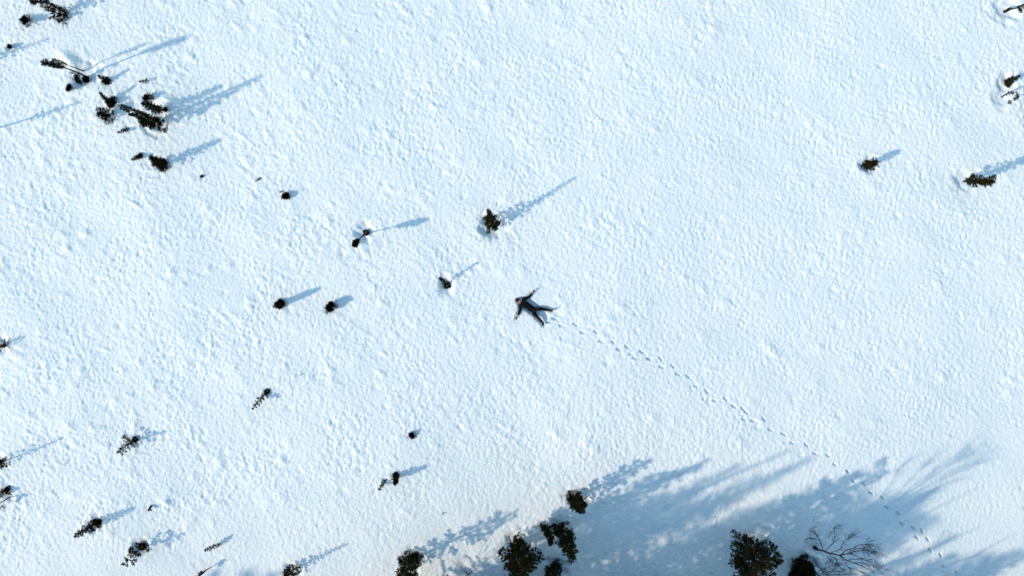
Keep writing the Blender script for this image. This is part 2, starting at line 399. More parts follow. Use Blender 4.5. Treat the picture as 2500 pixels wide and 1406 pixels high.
# the body's own print in the snow: torso, limbs
def press(pts, rad, dep):
    for (a, b) in zip(pts[:-1], pts[1:]):
        n = 8
        for q in range(n):
            cx = a[0] + (b[0] - a[0]) * q / n; cy = a[1] + (b[1] - a[1]) * q / n
            x, y = G(cx, cy)
            i0, i1 = np.searchsorted(xs, x - .6), np.searchsorted(xs, x + .6)
            j0, j1 = np.searchsorted(ys, y - .6), np.searchsorted(ys, y + .6)
            dx = XX[j0:j1, i0:i1] - x; dy = YY[j0:j1, i0:i1] - y
            d = np.sqrt(dx * dx + dy * dy)
            tgt = -dep * (1 - sst(rad * .8, rad * 1.5, d))
            IMP[j0:j1, i0:i1] = np.minimum(IMP[j0:j1, i0:i1], tgt)
IMP = np.zeros_like(Z)
press([(1265, 733), (1272, 736)], .13, .035)
press([(1278, 739), (1285, 743), (1296, 750), (1306, 757)], .24, .09)
press([(1276, 730), (1288, 727), (1294, 721), (1301, 714)], .09, .05)
press([(1270, 743), (1270, 756), (1264, 771), (1261, 776)], .09, .05)
press([(1306, 754), (1322, 754), (1341, 758), (1350, 757)], .10, .06)
press([(1303, 762), (1310, 774), (1324, 786), (1328, 794)], .10, .06)
bodymask = sst(.005, .05, -IMP)
x, y = G(1297, 752)
dB = np.sqrt((XX - x) ** 2 + (YY - y) ** 2)
flat = 1 - sst(1.0, 1.6, dB)
zB = float((Z * flat).sum() / flat.sum())
Z = Z * (1 - .5 * flat) + zB * .5 * flat
Z = Z * (1 - bodymask * .8) + zB * bodymask * .8 + IMP
# scuffed hollow between the legs
_u = ((XX - G(1330, 772)[0]) * .9 + (YY - G(1330, 772)[1]) * -.4); _d = np.sqrt((XX - G(1328, 772)[0]) ** 2 + (YY - G(1328, 772)[1]) ** 2)
Z -= .07 * (1 - sst(.12, .34, _d))

# outer rows and columns, growing towards the horizon
def grow(edge, sign):
    o = []; st = STEP * 2; p = edge
    while abs(p) < 900:
        p += sign * st; st *= 1.22; o.append(p)
    return o
lx = grow(X0, -1)[::-1]; rx = grow(xs[-1], 1); ly = grow(Y0, -1)[::-1]; ry = grow(ys[-1], 1)
gx = np.array(lx + list(xs) + rx); gy = np.array(ly + list(ys) + ry)
NXX, NYY = len(gx), len(gy)
ZZ = np.pad(Z, ((len(ly), len(ry)), (len(lx), len(rx))), mode='edge')
fx = np.maximum(np.maximum(X0 - gx, gx - xs[-1]), 0); fy = np.maximum(np.maximum(Y0 - gy, gy - ys[-1]), 0)
fade = np.exp(-np.sqrt(fx[None, :] ** 2 + fy[:, None] ** 2) / 3.0)
ZZ = ZZ * fade
GX, GY = np.meshgrid(gx, gy)
co = np.stack([GX, GY, ZZ], -1).reshape(-1, 3).astype(np.float32)
idx = np.arange(NXX * NYY).reshape(NYY, NXX)
q = np.stack([idx[:-1, :-1], idx[:-1, 1:], idx[1:, 1:], idx[1:, :-1]], -1).reshape(-1, 4).astype(np.int32)
me = bpy.data.meshes.new('snow_ground')
me.vertices.add(len(co)); me.vertices.foreach_set('co', co.ravel())
me.loops.add(q.size); me.loops.foreach_set('vertex_index', q.ravel())
me.polygons.add(len(q)); me.polygons.foreach_set('loop_start', np.arange(0, q.size, 4, dtype=np.int32))
me.polygons.foreach_set('use_smooth', np.ones(len(q), dtype=bool))
me.update(calc_edges=True)
snow = bpy.data.objects.new('snow_ground', me)
COL.objects.link(snow)
snow['kind'] = 'structure'

ms = bpy.data.materials.new('snow')
ms.use_nodes = True
nt = ms.node_tree
b = nt.nodes['Principled BSDF']
b.inputs['Base Color'].default_value = (0.80, 0.885, 0.935, 1)
b.inputs['Roughness'].default_value = 0.65
b.inputs['Specular IOR Level'].default_value = 0.25
tc = nt.nodes.new('ShaderNodeTexCoord')
n1 = nt.nodes.new('ShaderNodeTexNoise'); n1.inputs['Scale'].default_value = 16; n1.inputs['Detail'].default_value = 5; n1.inputs['Roughness'].default_value = .6
bp = nt.nodes.new('ShaderNodeBump'); bp.inputs['Strength'].default_value = .35; bp.inputs['Distance'].default_value = .012
nt.links.new(tc.outputs['Object'], n1.inputs['Vector'])
nt.links.new(n1.outputs['Fac'], bp.inputs['Height'])
nt.links.new(bp.outputs['Normal'], b.inputs['Normal'])
# the crust is not evenly clean: faint broad patches
n2 = nt.nodes.new('ShaderNodeTexNoise'); n2.inputs['Scale'].default_value = .35; n2.inputs['Detail'].default_value = 6
rm = nt.nodes.new('ShaderNodeValToRGB')
rm.color_ramp.elements[0].color = (0.735, 0.853, 0.90, 1); rm.color_ramp.elements[0].position = .35
rm.color_ramp.elements[1].color = (0.775, 0.878, 0.915, 1); rm.color_ramp.elements[1].position = .65
nt.links.new(tc.outputs['Object'], n2.inputs['Vector'])
nt.links.new(n2.outputs['Fac'], rm.inputs['Fac'])
nt.links.new(rm.outputs['Color'], b.inputs['Base Color'])
me.materials.append(ms)

# ---------------------------------------------------------------- plant builders
def interp(prof, t):
    if t <= prof[0][0]:
        return prof[0][1]
    for (a, ra), (c, rc) in zip(prof[:-1], prof[1:]):
        if t <= c:
            return ra + (rc - ra) * (t - a) / (c - a)
    return prof[-1][1]

CONE = [(0, 1), (.5, .6), (1, .1)]
UP = Vector((0, 0, 1))

def clump(c, p, d, L, rnd, big=1.0, fine=False):
    """one needled branch: sprays along both sides"""
    n = max(2, int(L / ((.015 if fine else (.019 if big < 1.3 else .036)) * big)))
    wk = .5 if fine else (.62 if big < 1.3 else 1.0)
    a = d.cross(UP)
    a = a.normalized() if a.length > .01 else Vector((1, 0, 0))
    for i in range(n):
        s = (i + rnd.random()) / n
        q = p + d * (L * (.15 + .85 * s)) - UP * (L * .12 * s * s)
        for sg in (-1, 1):
            e = (d * rnd.uniform(.7, 1.3) + a * sg * rnd.uniform(.15, .85) + UP * rnd.uniform(-.3, .45)).normalized()
            c.twig(q, e, rnd.uniform(.05, .13) * big * (1.15 - .5 * s), .012 * wk * big * rnd.uniform(.8, 1.4), rnd)
    c.twig(p + d * (L * .9) - UP * (L * .1), d, .09 * big, .013 * big, rnd)

src_h = {}
def conifer(t, i):
    rnd = random.Random(100 + i)
    bx, by = G(*t['base'])
    b0 = Vector((bx, by, gz(bx, by) - .06))
    if t.get('far'):
        ap = Vector((bx + rnd.uniform(-.2, .2), by + rnd.uniform(-.2, .2), t['h']))
        b0.z = -.2
    else:
        ap = P3(t['apex'][0], t['apex'][1], t['h'])
    kind = t['kind']
    root = thing('pine_tree' if kind == 'pine' else 'spruce_tree', b0, t['label'], 'pine tree' if kind == 'pine' else 'spruce tree', TALL if kind == 'pine' else SPR)
    A = ap - b0
    r = t['r']; h = A.length
    src_h[root.name] = h
    tr = t.get('trunk', .012 + .012 * h)
    bow = Vector((rnd.uniform(-1, 1), rnd.uniform(-1, 1), 0)) * .03 * h
    def at(s):
        return A * s + bow * math.sin(math.pi * s)
    tm = MB(); bm_ = tm; cr = MB()
    N = 9
    tm.tube([at(k / (N - 1)) for k in range(N)], [tr * (1 - .85 * k / (N - 1)) + .004 for k in range(N)], 7)
    prof = t.get('prof', CONE)
    t0 = t.get('t0', .03)
    dens = t.get('dens', 40)
    big = 1.0 if r < .45 else 1.15
    fine = (kind == 'pine' or t.get('green')) and not t.get('far')
    if t.get('far'):
        dens = 20; big = 2.4; t0 = .12
        if t.get('taper'):
            dens = 30; big = 1.5; t0 = .05
    nb = max(10, int(dens * h * (1 - t0) * (1 if t.get('far') else (.7 if r >= .3 else 1.0))))
    az0 = rnd.uniform(0, 6.28)
    bias = t.get('bias')
    lob = [rnd.uniform(0, 6.28) for _ in range(3)]
    for k in range(nb):
        s = (k + rnd.random()) / nb
        tt = t0 + (1 - t0) * s
        az = az0 + k * 2.4 + rnd.uniform(-.4, .4)
        L = r * interp(prof, s) * rnd.choice((rnd.uniform(.35, .8), rnd.uniform(.6, 1.0), rnd.uniform(.9, 1.3))) * (1 + .18 * math.cos(2 * az + lob[0] + 3 * s) + .14 * math.cos(3 * az + lob[1] - 5 * s))
        if bias:
            L *= (1 + bias[1] * math.cos(az - R(bias[0]))) / (1 + .5 * bias[1])
        if t.get('open') and rnd.random() < .15:
            continue
        if L < .03:
            L = .03
        el = -.15 + .55 * s + rnd.uniform(-.25, .25)
        d = Vector((math.cos(az) * math.cos(el), math.sin(az) * math.cos(el), math.sin(el)))
        p = at(min(tt, .995))
        bm_.tube([p, p + d * L * .5 - UP * L * .02, p + d * L - UP * (L * .1)], [.010 + .012 * L, .006 + .004 * L, .003], 4)
        if L > .22 and not t.get('far'):
            a = d.cross(UP).normalized()
            for j in range(int(L / .075)):
                s2 = .25 + .7 * rnd.random()
                e = (d * .8 + a * rnd.choice((-1, 1)) * rnd.uniform(.4, 1) + UP * rnd.uniform(-.2, .45)).normalized()
                q = p + d * L * s2 - UP * (L * .08 * s2)
                L2 = L * (1.05 - s2) * .6
                bm_.tube([q, q + e * L2], [.006, .003], 3)
                clump(cr, q, e, max(L2, .06), rnd, big, fine)
            clump(cr, p + d * L * .6, d, L * .4, rnd, big, fine)
        else:
            clump(cr, p, d, L, rnd, big, fine)
    # tip
    for j in range(6):
        e = (A.normalized() + Vector((rnd.uniform(-.5, .5), rnd.uniform(-.5, .5), rnd.uniform(0, .3)))).normalized()
        clump(cr, at(.97), e, .04 + .05 * rnd.random(), rnd, 1)
    for (s, rr) in t.get('extra', []):
        for j in range(9):
            az = R(-110) + rnd.uniform(-.8, .8)
            d = Vector((math.cos(az), math.sin(az), rnd.uniform(-.3, .3))).normalized()
            p = at(s + rnd.uniform(-.02, .02))
            L = rr * rnd.uniform(.3, 1)
            bm_.tube([p, p + d * L], [.006, .003], 3)
            if rnd.random() < .6:
                clump(cr, p + d * L * .6, d, L * .4, rnd, .8)
    if t.get('skirt'):
        R0 = t['skirt'] * .8
        for j in range(int(95 * R0 / .16)):
            az = rnd.uniform(0, 6.28); el = rnd.uniform(-.1, 1.2)
            d = Vector((math.cos(az) * math.cos(el), math.sin(az) * math.cos(el), math.sin(el)))
            rr = R0 * rnd.random() ** .55 * rnd.uniform(.7, 1.0) * (1 + .18 * math.cos(2 * az + lob[1]) + .12 * math.cos(3 * az + lob[2]))
            p = Vector((math.cos(az) * rr * .75, math.sin(az) * rr * .75, .05 + (R0 - rr * .6) * .7 + .05 * rnd.random()))
            az += rnd.uniform(-1.6, 1.6)
            d = Vector((math.cos(az), math.sin(az), rnd.uniform(-.2, 1.2))).normalized()
            clump(cr, p, d, R0 * rnd.uniform(.25, .5), rnd, 1)
    for (lx_, ly_, lh, lr) in t.get('limbs', []):
        e = P3(lx_, ly_, lh) - b0
        st = at(max(.05, min(.9, (lh - .5) / h)))
        mid = (st + e) * .5 - UP * .12
        bm_.tube([st, mid, e], [.035, .022, .008], 5)
        for j in range(int(70 * lr / .3)):
            v = Vector((rnd.gauss(0, 1), rnd.gauss(0, 1), rnd.gauss(0, .7)))
            v = v.normalized()
            q = e + Vector((v.x, v.y, v.z * .7)) * lr * rnd.random() ** .5 * .75
            if rnd.random() < .4:
                bm_.tube([mid if rnd.random() < .3 else e, q], [.010, .003], 3)
            clump(cr, q, (v + UP * .4).normalized(), lr * .35, rnd, big * .9)
    nm = M_NEEDLE2 if (t.get('green') or kind == 'pine') else M_NEEDLE
    link('trunk', tm.mesh('trunk'), M_REDBARK if t.get('red') else M_BARK, root, True)
    link('crown', cr.mesh('crown'), nm, root)

def shrub(t, i):
    rnd = random.Random(300 + i)
    bx, by = G(*t['base'])
    b0 = Vector((bx, by, gz(bx, by) - .03))
    ap = P3(t['apex'][0], t['apex'][1], t['h']) - b0
    root = thing('shrub', b0, t['label'], 'shrub', SHR)
    r = t['r']
    st = MB(); fo = MB()
    off = Vector((ap.x, ap.y, 0))
    n = int(40 + 520 * r)
    for k in range(n):
        az = rnd.uniform(0, 6.28); s = rnd.random()
        rr = r * rnd.random() ** .5 * math.sqrt(max(.05, 1 - s * s * .8)) * rnd.uniform(.75, 1.15) * (1 + .12 * math.cos(2 * az + i) + .1 * math.cos(3 * az + 2 * i))
        q = off * s + Vector((math.cos(az) * rr, math.sin(az) * rr, .02 + (t['h'] - .05) * s * .8))
        d = (Vector((math.cos(az) * rr, math.sin(az) * rr, .15 + s * .2))).normalized()
        L = .09 + .12 * r
        if k % (3 if t.get('spiky') else 5) == 0:
            st.tube([Vector((0, 0, 0)), q * .5 + Vector((0, 0, .03)), q + d * (L * (.8 if t.get('spiky') else .3))], [.009, .006, .003], 4)
        q = q - d * L * .6
        if t.get('spiky') and rnd.random() < .35:
            clump(fo, q, d, L * 1.5, rnd, .9)
        else:
            clump(fo, q, d, L, rnd, .9)
    link('stems', st.mesh('stems'), M_BARK, root)
    link('foliage', fo.mesh('foliage'), M_SHRUB if t.get('spiky') else M_NEEDLE, root)

def polytwig(mb, pts, r0, r1, rnd, wob=.02, n=5):
    P = []
    for a, b_ in zip(pts[:-1], pts[1:]):
        for k in range(3):
            P.append(a.lerp(b_, k / 3) + Vector((rnd.uniform(-wob, wob), rnd.uniform(-wob, wob), rnd.uniform(-wob, wob))) * (1 if k else 0))
    P.append(pts[-1])
    m = len(P)
    mb.tube(P, [r0 + (r1 - r0) * k / (m - 1) for k in range(m)], n)
    return P

def sprout(mb, p, d, L, r, depth, rnd, lift=.15):
    """fine bare branching"""
    seg = 4
    pts = [p]; dd = d.copy()
    for k in range(seg):
        dd = (dd + Vector((rnd.uniform(-.28, .28), rnd.uniform(-.28, .28), rnd.uniform(-.12, .25) + lift * .2))).normalized()
        pts.append(pts[-1] + dd * (L / seg))
    mb.tube(pts, [r * (1 - .7 * k / seg) for k in range(seg + 1)], 4 if depth > 0 else 3)
    if depth <= 0:
        return
    for k in range(1, seg + 1):
        for m in range(rnd.choice((1, 2)) if depth > 1 else 1):
            a = Vector((rnd.uniform(-1, 1), rnd.uniform(-1, 1), rnd.uniform(-.5, .8)))
            e = (dd * .9 + a * .75).normalized()
            sprout(mb, pts[k], e, L * rnd.uniform(.35, .62), r * .5, depth - 1, rnd)

def plant(t, i):
    k = t['kind']
    rnd = random.Random(500 + i)
    bx, by = G(*t['base'])
    g0 = gz(bx, by)
    b0 = Vector((bx, by, g0 - .03))
    if k in ('spruce', 'pine'):
        return conifer(t, i)
    if k == 'shrub':
        return shrub(t, i)
    if k == 'twig':
        ax, ay = G(*t['apex'])
        m = MB()
        a = Vector((0, 0, .05)); e = Vector((ax - bx, ay - by, gz(ax, ay) - b0.z + t['h']))
        mid = a.lerp(e, .45) + Vector((.015, -.02, .03))
        m.tube([a, mid, e], [t['r'] * 1.4, t['r'] * 1.6, t['r'] * .6], 5)
        m.tube([mid, mid + Vector((.03, -.05, .03))], [t['r'] * .8, t['r'] * .4], 4)
        o = link('twig', m.mesh('twig'), M_BARK)
        o.location = b0; o['label'] = t['label']; o['category'] = 'twig'; o['group'] = TWG
        return
    if k == 'forktwig':
        m = MB()
        m.tube([Vector((0, .02, -.02)), Vector((0, -.04, .12)), Vector((0, -.08, .16))], [.045, .055, .045], 6)
        m.tube([Vector((0, -.06, .15)), Vector((-.04, -.15, .2)), Vector((-.07, -.20, .2))], [.045, .055, .04], 6)
        m.tube([Vector((0, -.06, .15)), Vector((.06, -.14, .2)), Vector((.11, -.19, .2))], [.03, .035, .02], 6)
        o = link('forked_stub', m.mesh('forked_stub'), M_BARK)
        o.location = b0; o['label'] = t['label']; o['category'] = 'tree stub'
        return
    if k == 'bent':
        root = thing('bent_sapling', b0, t['label'], 'sapling')
        m = MB()
        pts = [Vector((0, 0, 0)), P3(505, 1389, .2) - b0, P3(497, 1396, .3) - b0, P3(490, 1401, .4) - b0, P3(480, 1410, .45) - b0]
        m.tube(pts, [.016, .03, .05, .06, .05], 7)
        link('stem', m.mesh('stem'), M_REDBARK, root, True)
        c = MB()
        for j in range(14):
            clump(c, pts[2 + j % 3] + Vector((0, .03, .02)), Vector((rnd.uniform(-1, .2), rnd.uniform(-.4, .8), .3)).normalized(), .09, rnd)
        link('crown', c.mesh('crown'), M_NEEDLE, root)
        return
    if k == 'grass':
        root = thing('shrub', b0, t['label'], 'shrub', SHR)
        st = MB(); fo = MB()
        for j in range(60):
            az = rnd.uniform(0, 6.28); rr = rnd.uniform(.05, .36)
            q = Vector((math.cos(az) * rr, math.sin(az) * rr * .7, rnd.uniform(.02, .95) * (1 - rr * 1.6)))
            st.tube([Vector((rnd.uniform(-.1, .1), rnd.uniform(-.1, .1), 0)), q * .6 + UP * .05, q], [.008, .006, .003], 4)
            if j % 2:
                clump(fo, q * .8, q.normalized(), .12, rnd)
        link('stems', st.mesh('stems'), M_REDBARK, root)
        link('foliage', fo.mesh('foliage'), M_SHRUB, root)
        return
    if k == 'deadtree':
        root = thing('dead_sapling', b0, t['label'], 'dead tree')
        m = MB()
        pts = [Vector((0, 0, 0)), Vector((0, 0, .35)), P3(2468, 24, .55) - b0, P3(2484, 20, .9) - b0, P3(2492, 15, 1.2) - b0, P3(2506, 8, 1.6) - b0]
        m.tube(pts, [.075, .06, .03, .03, .03, .015], 7)
        m.tube([Vector((0, 0, .28)), Vector((0, 0, .42))], [.085, .07], 9)
        link('trunk', m.mesh('trunk'), M_BARK, root, True)
        br = m2 = MB(); c = MB()
        for j in range(46):
            s = rnd.uniform(0, 1)
            p = pts[3].lerp(pts[5], s) + Vector((0, 0, -.05))
            d = Vector((rnd.uniform(-.6, .8), rnd.uniform(-1, -.1), rnd.uniform(-.2, .4))).normalized()
            L = rnd.uniform(.1, .34)
            br.tube([p, p + d * L], [.009, .003], 4)
            if j % 2:
                clump(c, p + d * L * .3, d, L * .5, rnd)
        link('branches', br.mesh('branches'), M_REDBARK, root)
        link('crown', c.mesh('crown'), M_SHRUB, root)
        return
    if k == 'loop':
        root = thing('bent_sapling', b0, t['label'], 'sapling')
        m = MB(); c = MB()
        raw = [(2449, 236, .0), (2451, 233, .25), (2460, 229, .55), (2471, 227, .8), (2480, 226, .95), (2484, 231, .9), (2482, 238, .7), (2474, 243, .5), (2465, 250, .3)]
        pts = [P3(*q_) - b0 for q_ in raw]
        pts[0] = Vector((0, 0, -.02))
        m.tube(pts, [.034, .03, .028, .026, .024, .022, .02, .016, .01], 6)
        link('stem', m.mesh('stem'), M_BARK, root, True)
        for a_, dn in ((2, 5), (3, 6), (5, 9), (6, 14), (7, 7), (8, 16)):
            for j in range(dn):
                clump(c, pts[a_], Vector((rnd.uniform(-1, 1), rnd.uniform(-1, 1), rnd.uniform(-.3, .6))).normalized(), rnd.uniform(.04, .10), rnd, .8)
        link('crown', c.mesh('crown'), M_NEEDLE, root)
        return
    if k == 'bare':
        root = thing('bare_bush', b0, t['label'], 'bare bush')
        m = MB(); f = m
        ends = [(1106, 1368, 1.0), (1120, 1372, .9), (1135, 1385, .7), (1160, 1378, .9), (1171, 1370, 1.1), (1150, 1386, .6)]
        for e in ends:
            q_ = P3(*e) - b0
            P = polytwig(m, [Vector((0, 0, 0)), q_ * .5 + Vector((0, 0, .05)), q_], .012, .004, rnd)
            for j in range(3):
                sprout(f, P[-1 - j], (q_.normalized() + Vector((rnd.uniform(-.6, .6), rnd.uniform(-.6, .6), .1))).normalized(), .18, .005, 1, rnd)
        link('stems', m.mesh('stems'), M_BIRCH, root)
        return
    if k in ('birch', 'birch2', 'birchfar'):
        root = thing('bare_birch', b0, t['label'], 'birch tree', 'bare birches')
        tm = MB(); br = tm if k == 'birchfar' else MB(); tw = br
        if k == 'birch':
            tr = [(1992, 1338, 0), (1996, 1340, .5), (2011, 1344, 1.1), (2028, 1350, 1.7), (2050, 1355, 2.4), (2068, 1367, 3.0), (2097, 1377, 3.7), (2123, 1390, 4.3), (2137, 1400, 4.7)]
            limbs = [[(2009, 1342, 1.0), (2002, 1319, 1.5), (1992, 1303, 1.9), (1984, 1290, 2.2)], [(2003, 1321, 1.5), (1981, 1312, 1.9), (1968, 1314, 2.1)],
                     [(2014, 1344, 1.2), (2036, 1324, 2.0), (2037, 1302, 2.5), (2039, 1286, 2.9)], [(2028, 1350, 1.7), (2050, 1340, 2.4), (2064, 1317, 3.0), (2080, 1308, 3.3)],
                     [(2050, 1355, 2.4), (2075, 1339, 3.1), (2101, 1328, 3.7), (2121, 1323, 4.1)], [(2050, 1355, 2.4), (2084, 1346, 3.2), (2112, 1344, 3.8), (2132, 1346, 4.2)],
                     [(2068, 1367, 3.0), (2101, 1361, 3.7), (2134, 1372, 4.3)], [(2050, 1355, 2.4), (2068, 1381, 3.1), (2101, 1395, 3.8)],
                     [(2011, 1344, 1.1), (2024, 1363, 1.7), (2037, 1379, 2.2)], [(2040, 1353, 2.2), (2066, 1352, 2.9), (2098, 1338, 3.6), (2120, 1334, 4.0)],
                     [(2020, 1347, 1.5), (2040, 1362, 2.1), (2052, 1385, 2.8)], [(2085, 1373, 3.4), (2115, 1376, 4.0), (2140, 1384, 4.4)]]
            r0 = .045; dp = 3
        elif k == 'birch2':
            tr = [(1986, 1392, 0), (1988, 1396, 1.0), (1998, 1404, 2.0), (2020, 1416, 3.0), (2045, 1430, 3.8)]
            limbs = [[(1987, 1394, .6), (1990, 1372, 1.3), (1986, 1357, 1.8)], [(1989, 1398, 1.1), (2010, 1388, 1.9), (2022, 1372, 2.4)], [(1990, 1398, 1.2), (2020, 1396, 2.1), (2050, 1392, 2.8)],
                     [(1998, 1404, 2.0), (2030, 1402, 2.8), (2070, 1401, 3.4)], [(1990, 1372, 1.2), (1998, 1380, 1.7), (2008, 1392, 2.1)]]
            r0 = .045; dp = 3
        else:
            h = t['h']
            tr = None
            pts = [Vector((0, 0, 0))] + [Vector((rnd.uniform(-.15, .15), rnd.uniform(-.15, .15), h * s)) for s in (.25, .5, .75, 1)]
            tm.tube(pts, [.08, .07, .055, .035, .01], 7)
            for j in range(3):
                s = rnd.uniform(.35, .8)
                p = Vector((0, 0, h * s)); az = rnd.uniform(0, 6.28)
                sprout(br, p, Vector((math.cos(az), math.sin(az), .9)).normalized(), h * .15, .016, 2, rnd)
        if tr:
            pts = [P3(*a_) - b0 for a_ in tr]
            pts[0] = Vector((0, 0, -.02))
            nn = len(pts)
            tm.tube(pts, [r0 * (1 - .8 * j / (nn - 1)) for j in range(nn)], 7)
            tm.tube([Vector((0, 0, -.05)), Vector((0, 0, .12)), Vector((.02, 0, .3))], [r0 * 2.4, r0 * 2.1, r0 * 1.2], 9)
            for lb in limbs:
                lp = [P3(*a_) - b0 for a_ in lb]
                P = polytwig(br, lp, r0 * .34, .006, rnd, .045)
                m_ = len(P)
                for j in range(2, m_):
                    d = (P[min(j + 1, m_ - 1)] - P[j - 1]).normalized()
                    for z_ in range(3):
                        e = (d + Vector((rnd.uniform(-.8, .8), rnd.uniform(-.8, .8), rnd.uniform(-.3, .5)))).normalized()
                        sprout(tw, P[j], e, rnd.uniform(.25, .6), .0062, 2 if j > m_ // 2 else 1, rnd)
        link('trunk', tm.mesh('trunk'), M_BARK, root, True)
        if br is not tm:
            link('branches', br.mesh('branches'), M_BIRCH, root)
        return

for i, t in enumerate(PLANTS):
    plant(t, i)

# unseen tree copies added behind the first rows to block sky light
far_roots = [o for o in list(COL.objects) if o.get('category') == 'pine tree' and 'beyond the bottom edge' in o['label'] and 'broad' in o['label']]
wr = random.Random(77)
spots = []
while len(spots) < 120:
    px = wr.uniform(-400, 3000); py = wr.uniform(1650, 2300)
    if px < 500 and py < 1780:
        continue
    if all((px - a) ** 2 + (py - b_) ** 2 > 62 ** 2 for a, b_ in spots):
        spots.append((px, py))
for k, (px, py) in enumerate(spots):
    src = far_roots[k % len(far_roots)]
    o = src.copy(); COL.objects.link(o)
    x, y = G(px, py)
    o.location = (x, y, -.1); o.rotation_euler = (0, 0, wr.uniform(0, 6.28))
    sc_ = 9.2 / src_h[src.name] * wr.uniform(.85, 1.1)
    o.scale = (sc_, sc_, sc_)
    o['label'] = 'unseen spruce added far below the bottom edge to block sky light'
    o['group'] = 'unseen spruces added to block sky light'
    for ch in src.children:
        c = ch.copy(); COL.objects.link(c); c.parent = o

# ---------------------------------------------------------------- the person lying on the snow, arms and legs spread
def skin_mesh(verts, radii, edges, name, sub=2, root_i=0):
    me = bpy.data.meshes.new(name)
    me.from_pydata([tuple(v) for v in verts], edges, [])
    o = bpy.data.objects.new(name, me)
    COL.objects.link(o)
    sk = o.modifiers.new('skin', 'SKIN')
    for j, r in enumerate(radii):
        if isinstance(r, (tuple, list)):
            me.skin_vertices[0].data[j].radius = r
        else:
            me.skin_vertices[0].data[j].radius = (r, r)
        me.skin_vertices[0].data[j].use_root = (j == root_i)
    if sub:
        ss = o.modifiers.new('sub', 'SUBSURF'); ss.levels = sub; ss.render_levels = sub
    dg = bpy.context.evaluated_depsgraph_get()
    dg.update()
    ev = o.evaluated_get(dg)
    out = bpy.data.meshes.new_from_object(ev)
    bpy.data.objects.remove(o)
    out.name = name
    out.materials.clear()
    return out

def ensure_skin(me):
    if not me.skin_vertices:
        pass

def join_meshes(list_, name):
    bm = bmesh.new()
    for m_ in list_:
        bm.from_mesh(m_)
    out = bpy.data.meshes.new(name)
    bm.to_mesh(out); bm.free()
    return out

SN = zB            # level of the snow round the person
def J(zx, zy, z):
    """joint from the enlarged photograph of the person (10.04 times, origin 1200, 680)"""
    x, y = G(1200 + zx / 10.045, 680 + zy / 10.045)
    return Vector((x, y, SN + z))

j_head = J(660, 540, .05); j_crown = J(622, 512, .06)
j_neck = J(716, 572, .05); j_chest = J(800, 612, .05); j_belly = J(925, 705, .06); j_pelv = J(1035, 775, .05)
j_shR = J(782, 505, .05); j_elR = J(915, 455, .03); j_wrR = J(1012, 335, .10)
j_shL = J(708, 655, .05); j_elL = J(700, 775, .03); j_wrL = J(636, 925, .05)
j_hipR = J(1070, 735, .05); j_knR = J(1235, 745, .10); j_anR = J(1415, 775, .05)
j_hipL = J(1010, 822, .05); j_knL = J(1125, 945, .10); j_anL = J(1245, 1060, .05)
j_ballR = J(1470, 775, .13); j_ballL = J(1275, 1120, .13)
j_heR = J(1450, 790, .01); j_heL = J(1262, 1100, .01)

def mk_body():
    V = [j_pelv, j_belly, j_chest, j_neck, j_head,
         j_shR, j_elR, j_wrR, j_shL, j_elL, j_wrL,
         j_hipR, j_knR, j_anR, j_heR + (j_ballR - j_heR) * .4, j_hipL, j_knL, j_anL, j_heL + (j_ballL - j_heL) * .4]
    E = [(0, 1), (1, 2), (2, 3), (3, 4), (2, 5), (5, 6), (6, 7), (2, 8), (8, 9), (9, 10), (0, 11), (11, 12), (12, 13), (13, 14), (0, 15), (15, 16), (16, 17), (17, 18)]
    Rr = [.095, .09, .10, .050, .060, .052, .036, .028, .052, .036, .028, .068, .048, .034, .036, .068, .048, .034, .036]
    parts = [skin_mesh(V, Rr, E, 'core')]
    # head: skull with a face looking up (nose, brow, chin, ears, lips)
    bm = bmesh.new()
    ax = (j_neck - j_crown).normalized()           # crown towards chin
    up = Vector((.12, -.30, 1)); up = (up - ax * up.dot(ax)).normalized()   # the face is turned a little to the sun
    si = ax.cross(up)
    bmesh.ops.create_uvsphere(bm, u_segments=28, v_segments=20, radius=1)
    for v in bm.verts:
        u, s_, f = v.co.x, v.co.y, v.co.z       # u along crown->chin, s sideways, f face
        w = 1 - .22 * max(0, u) ** 2
        x_ = u * .128; y_ = s_ * .086 * w; z_ = f * .100 * (1 - .08 * max(0, u))
        if f > 0:
            z_ += .026 * math.exp(-((u - .22) / .16) ** 2 - (s_ / .15) ** 2)      # nose
            z_ += .008 * math.exp(-((u + .12) / .12) ** 2 - (s_ / .5) ** 2)       # brow
            z_ -= .010 * (math.exp(-((u - .02) / .10) ** 2 - ((abs(s_) - .36) / .14) ** 2))   # eye sockets
            z_ += .007 * math.exp(-((u - .50) / .07) ** 2 - (s_ / .26) ** 2)      # lips
            z_ += .010 * math.exp(-((u - .82) / .12) ** 2 - (s_ / .3) ** 2)       # chin
        v.co = j_head + ax * x_ + si * y_ + up * z_
    for sg in (-1, 1):
        m4 = Matrix.Translation(j_head + si * sg * .078 + ax * .01)
        r = bmesh.ops.create_uvsphere(bm, u_segments=8, v_segments=6, radius=.028, matrix=m4)
    mh = bpy.data.meshes.new('head'); bm.to_mesh(mh); bm.free()
    parts.append(mh)
    for (wr, el, sg, curl) in ((j_wrR, j_elR, 1, .5), (j_wrL, j_elL, -1, .35)):
        parts += mk_hand(wr, el, sg, curl, 1.0)
    return join_meshes(parts, 'person'), ax, up, si

